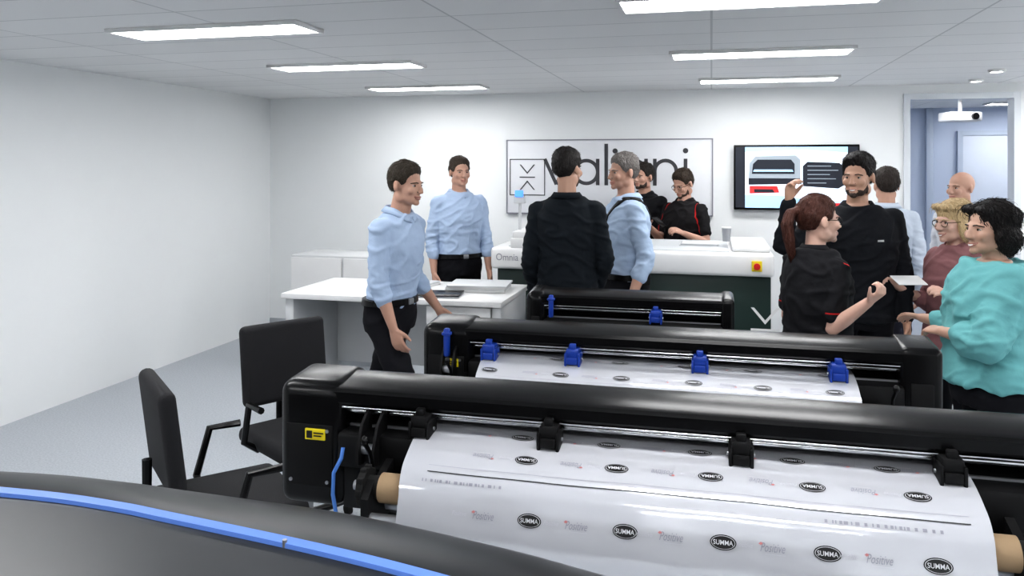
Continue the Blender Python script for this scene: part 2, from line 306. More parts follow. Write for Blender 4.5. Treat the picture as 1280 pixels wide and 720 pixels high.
# ================= CUTTERS
def cutter(label,a0,a1,bb,rollers,rmat,sticker=True,paper_span=None,tall=None,lw=.2,rw=.13):
    ac=(a0+a1)/2; hw=(a1-a0)/2; t=thing('vinyl_cutter',label,'vinyl cutter',(ac,bb,0),0,'vinyl cutters standing one behind another')
    L,R=-hw,hw
    b=bmesh.new()
    prof=[(-.086,1.088),(-.090,1.095),(-.090,1.122),(-.084,1.131),(-.072,1.136),(-.01,1.144),(.045,1.150),(.060,1.147),(.068,1.136),(.068,1.04),(.04,1.04),(.02,1.085)]
    prism(b,prof,L+lw-.03,R-rw+.03); obj('cover',b,black,t,ang=25)
    for s,x0,x1 in ((0,L,L+lw),(1,R-rw,R)):
        b=bmesh.new(); box(b,x0,x1,-.095,.10,.80,1.155,.038 if s==0 else .022,seg=6)
        for v in b.verts:
            if v.co.z>1.0: v.co.z-=max(0,(.06-v.co.y))*.08
        e=obj('end_cover',b,black,t,ang=50)
        b=bmesh.new(); box(b,x0+.03,x1-.03,-.099,-.092,.86,1.03,.003); obj('access_panel',b,black2,e)
        if s==0 and lw>.15:
            for q in ((x0+.045,.875),(x1-.045,.875),(x1-.045,1.015)):
                b=bmesh.new(); cyl(b,(q[0],-.098,q[1]),(q[0],-.103,q[1]),.005,n=12); obj('screw',b,steel,e)
    b=bmesh.new(); box(b,L+lw-.01,R-rw+.01,-.115,.09,.925,1.020,.012); box(b,L+lw-.01,R-rw+.01,.05,.085,1.0,1.07,.004); obj('platen',b,black2,t)
    b=bmesh.new(); box(b,L+lw-.01,R-rw+.01,-.08,.09,.80,.925,.01); obj('lower_fascia',b,black,t)
    b=bmesh.new(); box(b,L+lw,R-rw,-.05,-.042,1.02,1.026); obj('trim_strip',b,steel,t)
    b=bmesh.new(); cyl(b,(L+lw-.02,-.045,1.062),(R-rw+.02,-.045,1.062),.008); cyl(b,(L+lw-.02,-.078,1.080),(R-rw+.02,-.078,1.080),.0035); obj('roller_shaft',b,chrome,t)
    for px in rollers:
        x=a_of(px,bb-.09)-ac
        b=bmesh.new(); box(b,x-.024,x+.024,-.125,-.05,1.050,1.085,.008); box(b,x-.029,x-.020,-.128,-.06,1.022,1.07,.004); box(b,x+.020,x+.029,-.128,-.06,1.022,1.07,.004)
        box(b,x-.012,x+.012,-.118,-.098,1.08,1.102,.004); box(b,x-.02,x+.02,-.13,-.122,1.03,1.055,.003)
        pr=obj('pinch_roller',b,rmat,t)
        b=bmesh.new(); cyl(b,(x-.015,-.09,1.052),(x+.015,-.09,1.052),.016); obj('wheel',b,blackrub,pr)
        b=bmesh.new(); cyl(b,(x-.033,-.09,1.045),(x+.033,-.09,1.045),.005,n=10); obj('axle_pin',b,steel,pr)
    if tall:
        x=a_of(tall,bb-.09)-ac
        b=bmesh.new(); box(b,x-.011,x+.011,-.125,-.10,1.03,1.135,.006); box(b,x-.017,x+.017,-.128,-.10,1.11,1.122,.004); obj('release_lever',b,rmat,t)
    if sticker:
        x=L+lw*.6; b=bmesh.new(); box(b,x-.03,x+.03,-.104,-.098,.99,1.02,.001); box(b,x-.024,x-.008,-.106,-.103,.995,1.015,mi=1); box(b,x-.003,x+.026,-.106,-.103,1.008,1.011,mi=1); box(b,x-.003,x+.02,-.106,-.103,1.000,1.003,mi=1); obj('warning_label',b,[yellow,ink],t)
    if paper_span:
        for s,x in ((-1,paper_span[0]-ac-.055),(1,paper_span[1]-ac+.065)):
            b=bmesh.new(); prism(b,[(-.08,.83),(-.25,.84),(-.28,.88),(-.28,.92),(-.24,.955),(-.20,.93),(-.16,.95),(-.08,.975)],x-.010,x+.010)
            br=obj('roll_bracket',b,black2,t)
            cz0=.930; cy0=-.222
            b=bmesh.new(); cyl(b,(x-s*.02,cy0,cz0),(x+s*.012,cy0,cz0),.028); cyl(b,(x+s*.012,cy0,cz0),(x+s*.03,cy0,cz0),.045,n=20)
            for k in range(10):
                an=k*math.pi/5; cy,cz=cy0+.045*math.cos(an),cz0+.045*math.sin(an); box(b,x+s*.021-.008,x+s*.021+.008,cy-.006,cy+.006,cz-.006,cz+.006,.001)
            obj('drive_gear',b,blackrub,br)
            b=bmesh.new(); tube(b,[(x+s*.03,-.16,.95),(x+s*.03,-.18,1.0),(x+s*.035,-.2,1.03)],.006); ell(b,(x+s*.035,-.2,1.035),(.011,.011,.014),n=12); obj('lever',b,black,br)
            b=bmesh.new(); cyl(b,(x+s*.04,cy0,cz0),(x+s*.052,cy0,cz0),.012,n=16); obj('axle_nut',b,steel,br)
        for k in range(2):
            x=paper_span[0]-ac-.09-.045*k; b=bmesh.new(); prism(b,[(-.06,.93),(-.15,.95),(-.15,.99),(-.12,1.05),(-.06,1.09)],x-.004,x+.004); obj('guide_plate',b,black2,t)
        x=paper_span[0]-ac-.112; b=bmesh.new(); cyl(b,(x-.02,-.12,.985),(x+.02,-.12,.985),.014); obj('tension_roller',b,steel,t)
        x0=paper_span[0]-ac-.05; x1=paper_span[1]-ac+.06
        for y in (-.16,-.262):
            b=bmesh.new(); cyl(b,(x0,y,.865),(x1,y,.865),.016); obj('support_roller',b,steel,t)
    for s in (-1,1):
        x=s*(hw-.28); b=bmesh.new(); box(b,x-.045,x+.045,-.03,.09,.09,.80,.01); obj('leg',b,black,t)
        b=bmesh.new(); box(b,x-.04,x+.04,-.28,.36,.055,.11,.012); ft=obj('foot',b,black,t)
        for y in (-.25,.32):
            b=bmesh.new(); cyl(b,(x-.012,y,.028),(x+.012,y,.028),.028); box(b,x-.018,x+.018,y-.012,y+.012,.03,.058,.002); obj('caster',b,blackrub,ft)
    b=bmesh.new(); box(b,-hw+.3,hw-.3,.0,.07,.28,.36,.01); obj('crossbar',b,black,t)
    return t
def roll(label,a0,a1,bb,rows,long=True):
    zc=.930; yc=-.222
    t=thing('printed_vinyl_roll',label,'vinyl roll',((a0+a1)/2,bb,0),0,'printed vinyl rolls'); ac=(a0+a1)/2; hw=(a1-a0)/2
    b=bmesh.new(); cyl(b,(-hw-.032,yc,zc),(hw+.045,yc,zc),.0365,n=32); obj('cardboard_core',b,card,t)
    key=[(.045,1.034),(.0,1.035),(-.05,1.035),(-.10,1.030),(-.145,1.021),(-.185,1.009),(-.225,.994),(-.254,.968),(-.268,.938),(-.280,.905),(-.290,.865),(-.296,.82),(-.300,.76),(-.303,.70),(-.304,.64)]
    prof=crom(key)
    S=[0]
    for p,q in zip(prof,prof[1:]): S.append(S[-1]+math.hypot(q[0]-p[0],q[1]-p[1]))
    def s_of_z(z):
        for k in range(8,len(prof)):
            if prof[k][1]<z: f=(prof[k-1][1]-z)/(prof[k-1][1]-prof[k][1]); return S[k-1]+(S[k]-S[k-1])*f
        return S[-1]
    def s_of_y(y):
        for k in range(1,len(prof)):
            if prof[k][0]<y: f=(prof[k-1][0]-y)/(prof[k-1][0]-prof[k][0]); return S[k-1]+(S[k]-S[k-1])*f
    def wav(u,s): return (.0018*math.sin(u*9+s*4)+.0010*math.sin(u*23-s*9))*max(0,min(1,s/.3))
    def sf(u,s,o=0):
        s=max(0,min(S[-1]-1e-6,s)); k=0
        while S[k+1]<s: k+=1
        f=(s-S[k])/(S[k+1]-S[k]); p,q=prof[k],prof[k+1]
        y=p[0]+(q[0]-p[0])*f; z=p[1]+(q[1]-p[1])*f; dy,dz=(q[0]-p[0]),(q[1]-p[1]); l=math.hypot(dy,dz)
        ny,nz=dz/l,-dy/l; o+=wav(u,s); g=min(1,s/.35); uu=u*(1-.03*g)+.012*g
        return V((uu,y+ny*o,z+nz*o))
    b=bmesh.new(); nc=48; nr=80; se=s_of_z(.74 if long else .85)
    G=[[b.verts.new(sf(-hw+2*hw*i/nc,se*j/nr)) for i in range(nc+1)] for j in range(nr+1)]
    for r0,r1 in zip(G,G[1:]):
        for i in range(nc): b.faces.new((r0[i],r0[i+1],r1[i+1],r1[i]))
    def E(uc,sc,flip):
        g=-1 if flip else 1
        for rx,ry,o,mi in ((.0295,.0160,.0014,1),(.0268,.0138,.0018,5),(.0256,.0128,.0022,1)):
            b.faces.new([b.verts.new(sf(uc+rx*math.cos(k*math.pi/12),sc-ry*math.sin(k*math.pi/12),o)) for k in range(24)]).material_index=mi
        text(b,'SUMMA',.044,.0100,lambda u,v:sf(uc+g*u,sc-g*v,.0028),5,off=.012)
    def P(uc,sc,flip):
        g=-1 if flip else 1
        text(b,'Positive',.052,.018,lambda u,v:sf(uc+g*(u+.25*v),sc-g*v,.0014),2)
        rect(b,-.018,.026,-.0140,-.0131,lambda u,v:sf(uc+g*u,sc-g*v,.0014),4)
        poly(b,[(-.032,.006),(-.027,.010),(-.022,.007),(-.027,.003)],lambda u,v:sf(uc+g*u,sc-g*v,.0016),3)
        text(b,'Positive',.036,.010,lambda u,v:sf(uc+g*(-.062+u+.25*v),sc-g*v,.0014),4)
    for s,flip,us in rows:
        sv=s_of_z(s) if s<1.028 else s_of_y(-.075)
        for u in us:
            u-=ac
            if -hw+.04<u<hw-.03: E(u,sv,flip)
            if u-.10>-hw and u-.08<hw: P(u-.115,sv,flip)
    sl=s_of_z(.987); n=24
    for i in range(n):
        u0=-hw+.07+(2*hw-.11)*i/n; u1=-hw+.07+(2*hw-.11)*(i+1)/n; rect(b,u0,u1,-.0012,.0012,lambda u,v:sf(u,sl+v,.0016),1); rect(b,u0,u1,-.0005,.0005,lambda u,v:sf(u,sl-.018+v,.0016),2)
    for u0,u1 in ((-hw+.06,-hw+.27),(hw-.34,hw-.10)):
        u=u0
        while u<u1:
            w=random.choice((.003,.006,.009)); rect(b,u,u+w,-.0035,.0035,lambda x,v:sf(x,sl+.022+v,.0014),2); u+=w+random.choice((.003,.006,.01))
    obj('vinyl_sheet',b,[paper,ink,inkg,inkr,inkl,inkp],t,recalc=False,ang=60)
    return t
B1,B2,B3=2.11,2.96,3.80
S1=(-.778,.578); S2=(-.84,.47)
cutter('nearest wide black vinyl cutter with black pinch rollers and a thick printed roll',-1.18,.88,B1,(529,688,926,1187),black2,True,S1,rw=.12)
cutter('middle wide black vinyl cutter with bright blue pinch rollers',-1.07,.735,B2,(613,717,875,1047),blue,True,S2,561)
cutter('short black vinyl cutter behind the blue-rollered one, before the man in black',-.86,.10,B3,(820,),blue,False,None,690,lw=.1,rw=.06)
r2=[a_of(p,1.815) for p in (648,772,899,1035,1179)]; r1=[a_of(p,1.93) for p in (650,765,885,1015,1150)]; r0=[a_of(p,2.03) for p in (649,758,873,990,1110,1200)]
r3=[a_of(p,1.81) for p in (590,712,836,970,1110)]
roll('large white printed vinyl roll on the nearest cutter, closest to the camera',*S1,B1,((1.05,1,r0),(1.013,1,r1),(.912,0,r2),(.80,0,r3)))
q1=[a_of(p,2.78) for p in (606,696,773,865,953,1045)]; q0=[a_of(p,2.88) for p in (695,773,857,941,1035)]
roll('white printed vinyl roll on the middle cutter with blue rollers',*S2,B2,((1.05,1,q0),(1.008,1,q1),(.912,0,q0)),False)
b=bmesh.new(); tube(b,[(-.965,1.985,.985),(-.965,1.975,.96),(-.985,1.97,.92),(-.99,1.975,.86),(-.98,1.98,.79),(-.96,2.0,.72),(-.95,2.02,.6),(-.95,1.97,.3),(-.93,1.9,.08),(-.8,1.8,.006),(-.5,1.7,.006)],.0055)
tag(obj('data_cable',b,mat('blue_cable',(.08,.22,.6),.5)),'thin blue cable hanging from the left end of the nearest cutter','cable')
# ================= FOREGROUND PRINTER
t=thing('large_format_printer','wide dark grey printer with a thin blue light strip, nearest the camera','printer',(-.35,.85,0))
def scr(px,py,h): return at(px,h*1000/(py-205))
PA=[(-150,588),(50,596),(150,605),(230,615),(350,630),(430,642),(510,658),(640,688),(750,718),(1000,786),(1250,866)]
PB=[(-150,596),(50,613),(150,627),(215,640),(350,668),(460,693),(560,719),(680,752),(800,790),(1050,880),(1350,1000)]
A_=crom([tuple(scr(x,y,.66)) for x,y in PA],5); B_=crom([tuple(scr(x,y,.60)) for x,y in PB],5)
def rows_(f): return [f(V(p),V(q)) for p,q in zip(A_,B_)]
def strips(b,rws,cap=True):
    RR=[[b.verts.new(p-V((-.35,.85,0))) for p in r] for r in rws]
    for r0,r1 in zip(RR,RR[1:]):
        for i in range(len(r0)-1): b.faces.new((r0[i],r0[i+1],r1[i+1],r1[i]))
    if cap:
        for i in (0,-1): 
            try: b.faces.new([r[i] for r in RR])
            except ValueError: pass
def wz(p,z): return V((p.x,p.y,z))
b=bmesh.new(); strips(b,[rows_(lambda p,q:wz(p,.82)),rows_(lambda p,q:wz(p,1.06)),rows_(lambda p,q:wz(p.lerp(q,.02),1.082)),rows_(lambda p,q:wz(p.lerp(q,.08),1.100)),rows_(lambda p,q:wz(p.lerp(q,.25),1.118)),rows_(lambda p,q:wz(p.lerp(q,.55),1.138)),rows_(lambda p,q:wz(p.lerp(q,.9),1.151)),rows_(lambda p,q:wz(q,1.150)),rows_(lambda p,q:wz(q,.82))]); obj('cover',b,grey,t,ang=30)
b=bmesh.new(); strips(b,[rows_(lambda p,q:wz(q+V((0,-.001,0)),1.1505)),rows_(lambda p,q:wz(q+V((0,-.017,0)),1.147)),rows_(lambda p,q:wz(q+V((0,-.018,0)),1.12))],False); obj('light_strip',b,led,t)
b=bmesh.new(); strips(b,[rows_(lambda p,q:wz(q+V((0,-.0185,0)),.84)),rows_(lambda p,q:wz(q+V((0,-.0185,0)),1.140)),rows_(lambda p,q:wz(q+V((0,-.03,0)),1.138)),rows_(lambda p,q:wz(V((q.x,max(.45,q.y-.45),0)),1.10)),rows_(lambda p,q:wz(V((q.x,max(.44,q.y-.47),0)),.84))]); obj('lid',b,lidm,t)
b=bmesh.new(); box(b,-1.0,.98,-.22,.05,.72,.86,.03,seg=4); obj('body',b,black,t)
for x in (-.8,.75):
    b=bmesh.new(); box(b,x-.05,x+.05,-.1,.05,.09,.73,.012); obj('leg',b,black,t)
    b=bmesh.new(); box(b,x-.04,x+.04,-.28,.25,.04,.10,.015); cyl(b,(x-.02,-.25,.03),(x+.02,-.25,.03),.03); cyl(b,(x-.02,.2,.03),(x+.02,.2,.03),.03); obj('foot',b,black2,t)
qb=scr(360,672,.6); b=bmesh.new(); cyl(b,(qb.x+.35,qb.y-.85-.010,1.140),(qb.x+.35,qb.y-.85-.010,1.1515),.004,n=16); obj('button',b,steel,t)
# ================= FLATBED MACHINE
oa0,oa1,ob0,ob1=-1.6,.42,5.75,6.72
t=thing('flatbed_cutting_table','long white flatbed cutting machine with a dark base behind the group of men','cutting machine',((oa0+oa1)/2,(ob0+ob1)/2,0)); ox,oy=t.location.x,t.location.y; hx,hy=(oa1-oa0)/2,(ob1-ob0)/2
b=bmesh.new(); box(b,-hx,hx,-hy,hy,.97,1.13,.025,seg=3); obj('body',b,white,t)
b=bmesh.new(); box(b,-hx+.12,hx-.3,-hy+.08,hy-.08,1.128,1.136,.002); obj('bed',b,mat('bed_grey',(.5,.52,.54),.5),t)
b=bmesh.new(); box(b,-hx+.04,hx-.02,-hy+.05,hy-.05,.12,.97,.01); obj('base',b,dark,t)
for x in (-hx+.12,hx-.12):
    for y in (-hy+.15,hy-.15):
        b=bmesh.new(); cyl(b,(x,y,0),(x,y,.13),.03); obj('foot',b,blackrub,t)
b=bmesh.new(); fy=-hy+.048; fn=lambda u,v:V((u,fy,v))
lx=a_of(957,ob0)-ox; chevron(b,lx,.60,.32,fn,0)
obj('base_emblem',b,mat('white_print',(.70,.70,.70),.6),t,recalc=False)
b=bmesh.new(); text(b,'Omnia',.17,.052,lambda u,v:V((a_of(634,ob0)-ox+u,-hy-.002,1.06+v))); obj('machine_lettering',b,inkg,t,recalc=False)
b=bmesh.new(); x=a_of(946,ob0)-ox; box(b,x-.034,x+.034,-hy-.015,-hy+.002,1.01,1.082,.003); cp=obj('yellow_plate',b,yellow,t)
b=bmesh.new(); cyl(b,(x,-hy-.015,1.047),(x,-hy-.045,1.047),.022); obj('emergency_button',b,red,cp)
b=bmesh.new(); gx=-hx+.22; box(b,gx-.06,gx+.06,-hy+.02,hy-.02,1.17,1.25,.015); box(b,gx-.07,gx+.07,-hy+.01,-hy+.09,1.12,1.2,.01); box(b,gx-.07,gx+.07,hy-.09,hy-.01,1.12,1.2,.01); g=obj('gantry',b,white,t)
b=bmesh.new(); p_=at(650,6.1); x=p_.x-ox; y=p_.y-oy; cyl(b,(x,y,1.13),(x,y,1.50),.012); cyl(b,(x,y,1.13),(x,y,1.15),.06); box(b,x-.045,x+.045,y-.03,y+.03,1.45,1.51,.008); m=obj('sensor_post',b,offw,t)
b=bmesh.new(); box(b,x-.032,x+.032,y-.04,y-.02,1.50,1.55,.006); obj('blue_lamp',b,lampm,m)
b=bmesh.new(); box(b,hx-.28,hx-.02,-hy+.1,hy-.1,1.13,1.17,.012); obj('head_cover',b,white,t)
def cup(px,Y,z,col,lab,grp=None,h=.1,r=.035):
    q=at(px,Y); t=thing('cup',lab,'cup',(q.x,q.y,z),0,grp); b=bmesh.new()
    loft(b,[(V((0,0,0)),V((r*.75,0,0)),V((0,r*.75,0))),(V((0,0,h)),V((r,0,0)),V((0,r,0))),(V((0,0,h)),V((r*.9,0,0)),V((0,r*.9,0))),(V((0,0,.01)),V((r*.68,0,0)),V((0,r*.68,0)))],24); obj('body',b,col,t)
    b=bmesh.new(); loft(b,[(V((0,0,h-.002)),V((r*1.06,0,0)),V((0,r*1.06,0))),(V((0,0,h+.006)),V((r*1.02,0,0)),V((0,r*1.02,0)))],24); obj('rim',b,white,t)
cup(908,6.0,1.171,steel,'grey metal cup standing on the right part of the flatbed machine')
q=at(873,6.1); t=thing('board_stack','thin stack of grey mount boards lying on the flatbed machine near its cup','board stack',(q.x,q.y,1.137))
for k in range(3):
    b=bmesh.new(); box(b,-.14+k*.01,.14+k*.006,-.12,.12-k*.01,k*.006,k*.006+.005); obj('board',b,[offw,frameg,white][k],t)
# ================= DESK left
t=thing('work_desk','white work desk with drawers left of the flatbed machine','desk',(-2.0,5.12,0))
b=bmesh.new(); box(b,-.75,.75,-.38,.38,.865,.90,.006); obj('worktop',b,white,t)
for x in (-.71,.71):
    b=bmesh.new(); box(b,x-.03,x+.03,-.34,.34,0,.865,.006); obj('side_panel',b,offw,t)
b=bmesh.new(); box(b,-.68,.68,.30,.33,.3,.865,.004); obj('back_panel',b,offw,t)
for k in range(3):
    b=bmesh.new(); z=.12+k*.25; box(b,.25,.67,-.345,.25,z,z+.235,.006); d=obj('drawer',b,white,t)
    b=bmesh.new(); tube(b,[(.40,-.345,z+.19),(.40,-.37,z+.19),(.52,-.37,z+.19),(.52,-.345,z+.19)],.005); obj('handle',b,steel,d)
def boards(cx,cy,z,w,d,n,lab,rz):
    t=thing('board_stack',lab,'board stack',(cx,cy,z),rz,'stacks of boards on the desk')
    for k in range(n):
        b=bmesh.new(); s=random.uniform(-.01,.01); box(b,-w/2+s,w/2+s,-d/2-s,d/2-s,k*.012,k*.012+.011,.001); obj('board',b,[white,offw][k%2],t)
boards(-1.52,5.2,.901,.40,.30,4,'tall stack of white boards on the right end of the desk',.1)
boards(-2.05,5.25,.901,.35,.28,2,'low stack of white boards in the middle of the desk',-.15)
t=thing('laptop','slim dark laptop lying closed on the near edge of the desk','laptop',(-1.72,4.9,.901),.15)
b=bmesh.new(); box(b,-.16,.16,-.11,.11,0,.010,.004); obj('base',b,steel,t); b=bmesh.new(); box(b,-.16,.16,-.11,.11,.011,.018,.003); obj('lid',b,black,t)
t=thing('storage_cabinet','low white storage cabinet against the far left side','cabinet',(-3.1,6.6,0))
b=bmesh.new(); box(b,-.5,.5,-.22,.22,.05,.95,.008); obj('body',b,offw,t)
b=bmesh.new(); box(b,-.46,.46,-.19,.19,0,.05); obj('plinth',b,frameg,t)
for s in (-1,1):
    b=bmesh.new(); box(b,min(s*.01,s*.49),max(s*.01,s*.49),-.238,-.222,.07,.93,.004); d=obj('door',b,white,t)
    b=bmesh.new(); box(b,s*.05-.006,s*.05+.006,-.262,-.238,.45,.6,.003); obj('handle',b,steel,d)
def office_chair(loc,rz,lab):
    t=thing('office_chair',lab,'office chair',loc,rz,'black office chairs')
    b=bmesh.new(); box(b,-.24,.24,-.24,.24,.44,.52,.035,seg=4); obj('seat',b,mat('black_fabric',(.010,.010,.012),.9,bump=.2,bscale=200),t)
    b=bmesh.new(); box(b,-.22,.22,.2,.26,.6,.98,.03,seg=4,rot=Matrix.Rotation(-.12,4,'X')); obj('backrest',b,MATS['black_fabric'],t)
    b=bmesh.new(); tube(b,[(0,.1,.43),(0,.28,.45),(0,.28,.7)],.018); obj('back_support',b,black,t)
    b=bmesh.new(); cyl(b,(0,0,.1),(0,0,.44),.025); obj('gas_column',b,steel,t)
    for s in (-1,1):
        b=bmesh.new(); tube(b,[(s*.22,.05,.45),(s*.29,.05,.5),(s*.29,.0,.68),(s*.29,-.12,.68)],.015); obj('armrest',b,black,t)
    for k in range(5):
        an=k*2*math.pi/5+.3; x,y=.28*math.cos(an),.28*math.sin(an); b=bmesh.new(); capsule(b,(0,0,.11),(x,y,.075),.022,.015); l=obj('leg',b,black,t)
        b=bmesh.new(); cyl(b,(x-.012,y,.028),(x+.012,y,.028),.027,n=16); obj('caster',b,blackrub,l)
q=at(385,3.75); office_chair((q.x,q.y,0),1.0,'black office chair standing just left of the two nearer cutters')
q=at(285,3.0); office_chair((q.x,q.y,0),2.4,'black office chair nearer the camera beside the nearest cutter')
# ================= PEOPLE
hb=bmesh.new()
ell(hb,(0,.015,.030),(.075,.095,.088),n=28); ell(hb,(0,-.032,-.018),(.062,.058,.083),n=28); ell(hb,(0,-.038,-.070),(.054,.046,.038)); ell(hb,(0,-.076,-.094),(.022,.017,.017))
ell(hb,(0,-.081,.018),(.045,.012,.010)); capsule(hb,(0,-.090,.006),(0,-.108,-.032),.0075,.0115)
for s in (-1,1):
    ell(hb,(s*.011,-.099,-.036),(.009,.011,.008)); ell(hb,(s*.040,-.066,-.026),(.022,.020,.022)); ell(hb,(s*.052,.0,-.065),(.015,.035,.032))
ell(hb,(0,-.089,-.060),(.022,.010,.0065)); ell(hb,(0,-.087,-.071),(.018,.010,.0065))
hb=remesh(hb,.004,3); HEAD=bpy.data.meshes.new('headbase'); hb.to_mesh(HEAD); BV=BVHTree.FromBMesh(hb); hb.free()
def sy(x,z):
    r=BV.ray_cast(V((x,-.4,z)),V((0,1,0))); return r[0].y if r[0] else -.08
def sm(x): x=max(0,min(1,x)); return x*x*(3-2*x)
def interp(T,x):
    if x<=T[0][0]: return T[0][1]
    for (a,c),(d,e) in zip(T,T[1:]):
        if x<=d: return c+(e-c)*(x-a)/(d-a)
    return T[-1][1]
def shell(thick,n=110):
    bm=bmesh.new(); bmesh.ops.create_uvsphere(bm,u_segments=n,v_segments=n*2//3,radius=1)
    c=V((0,-.0,0))
    for v in bm.verts:
        d=v.co.normalized(); r=BV.ray_cast(c+d*.4,-d); p=r[0] if r[0] else c+d*.08
        R=(p-c).length; v.co=c+d*(R+thick(p,d))
    return bm
HL=[(-.12,.078),(-.085,.073),(-.065,.062),(-.050,.042),(-.038,.010),(-.014,.0),(.005,.018),(.025,-.002),(.04,-.055),(.12,-.078)]
def hair_short(t0=.012,top=.008,rec=0,sd=0):
    def f(p,d):
        m=p.z-interp(HL,p.y)-(rec if p.y<-.03 else 0)+noise.noise(V((p.x*90+sd,p.y*90,p.z*40)))*.008
        nz=noise.noise(V((p.x*110,p.y*45,p.z*45+sd)))*.0035+noise.noise(p*28+V((sd,0,0)))*.004
        fr=sm((-p.y)/.07)*sm((p.z-.05)/.04); kk=sm(m/.032)
        return -.006+.0072*sm((m+.003)/.006)+kk*(t0*.7+top*sm((p.z-.03)/.07)+top*.5*fr+nz)
    return shell(f)
def beard_f(p,d):
    if p.y>-.01: return -.006
    top=interp([(-.12,-.0475),(-.088,-.0475),(-.078,-.060),(-.06,-.064),(-.045,-.055),(-.025,-.03)],p.y)+noise.noise(p*80)*.004
    k=sm((top-p.z)/.010)*sm((-.012-p.y)/.015)
    if abs(p.x)<.023 and -.080<p.z<-.056: k=0
    if p.z<-.1 and p.y>-.055: k=0
    return -.006+k*(.006+.0022+noise.noise(p*90)*.0015)
def strands(bm,dst,n,ln,rad,curl,rng,test,down=.6,out=.12):
    bm.verts.ensure_lookup_table(); bm.normal_update()
    vs=[v for v in bm.verts if test(v)]
    for _ in range(n):
        v=rng.choice(vs); nn=v.normal.copy(); p=v.co-nn*.002
        fl=V((p.x*2.5,.55+rng.uniform(-.2,.2),-down)); fl=(fl-nn*fl.dot(nn))
        if fl.length<1e-4: continue
        fl.normalize(); sd_=nn.cross(fl); L_=ln*rng.uniform(.6,1.2); ph0=rng.uniform(0,6.28); pts=[]; m=6
        for i in range(m+1):
            u=i/m; q=p+fl*L_*u+nn*(out*L_*u-.9*L_*L_*u*u/.1*.5)+(sd_*math.sin(ph0+u*9)+nn*math.cos(ph0+u*9))*curl*(.3+.7*u)+nn*.002
            pts.append(q)
        tube(dst,pts,rad,4,taper=True)
TORM=[(.80,.150,.105,.0),(.88,.165,.118,.0),(.96,.160,.115,.0),(1.05,.150,.110,0),(1.15,.155,.115,0),(1.27,.172,.125,0),(1.36,.172,.115,.005),(1.41,.150,.095,.010),(1.44,.122,.080,.012),(1.465,.090,.068,.012),(1.49,.066,.060,.010)]
TORF=[(.80,.155,.110,.0),(.88,.172,.122,.01),(.96,.158,.112,.005),(1.05,.134,.100,0),(1.15,.136,.102,0),(1.27,.150,.108,0),(1.36,.150,.100,.005),(1.41,.128,.083,.010),(1.44,.104,.070,.012),(1.465,.076,.060,.012),(1.49,.055,.052,.010)]
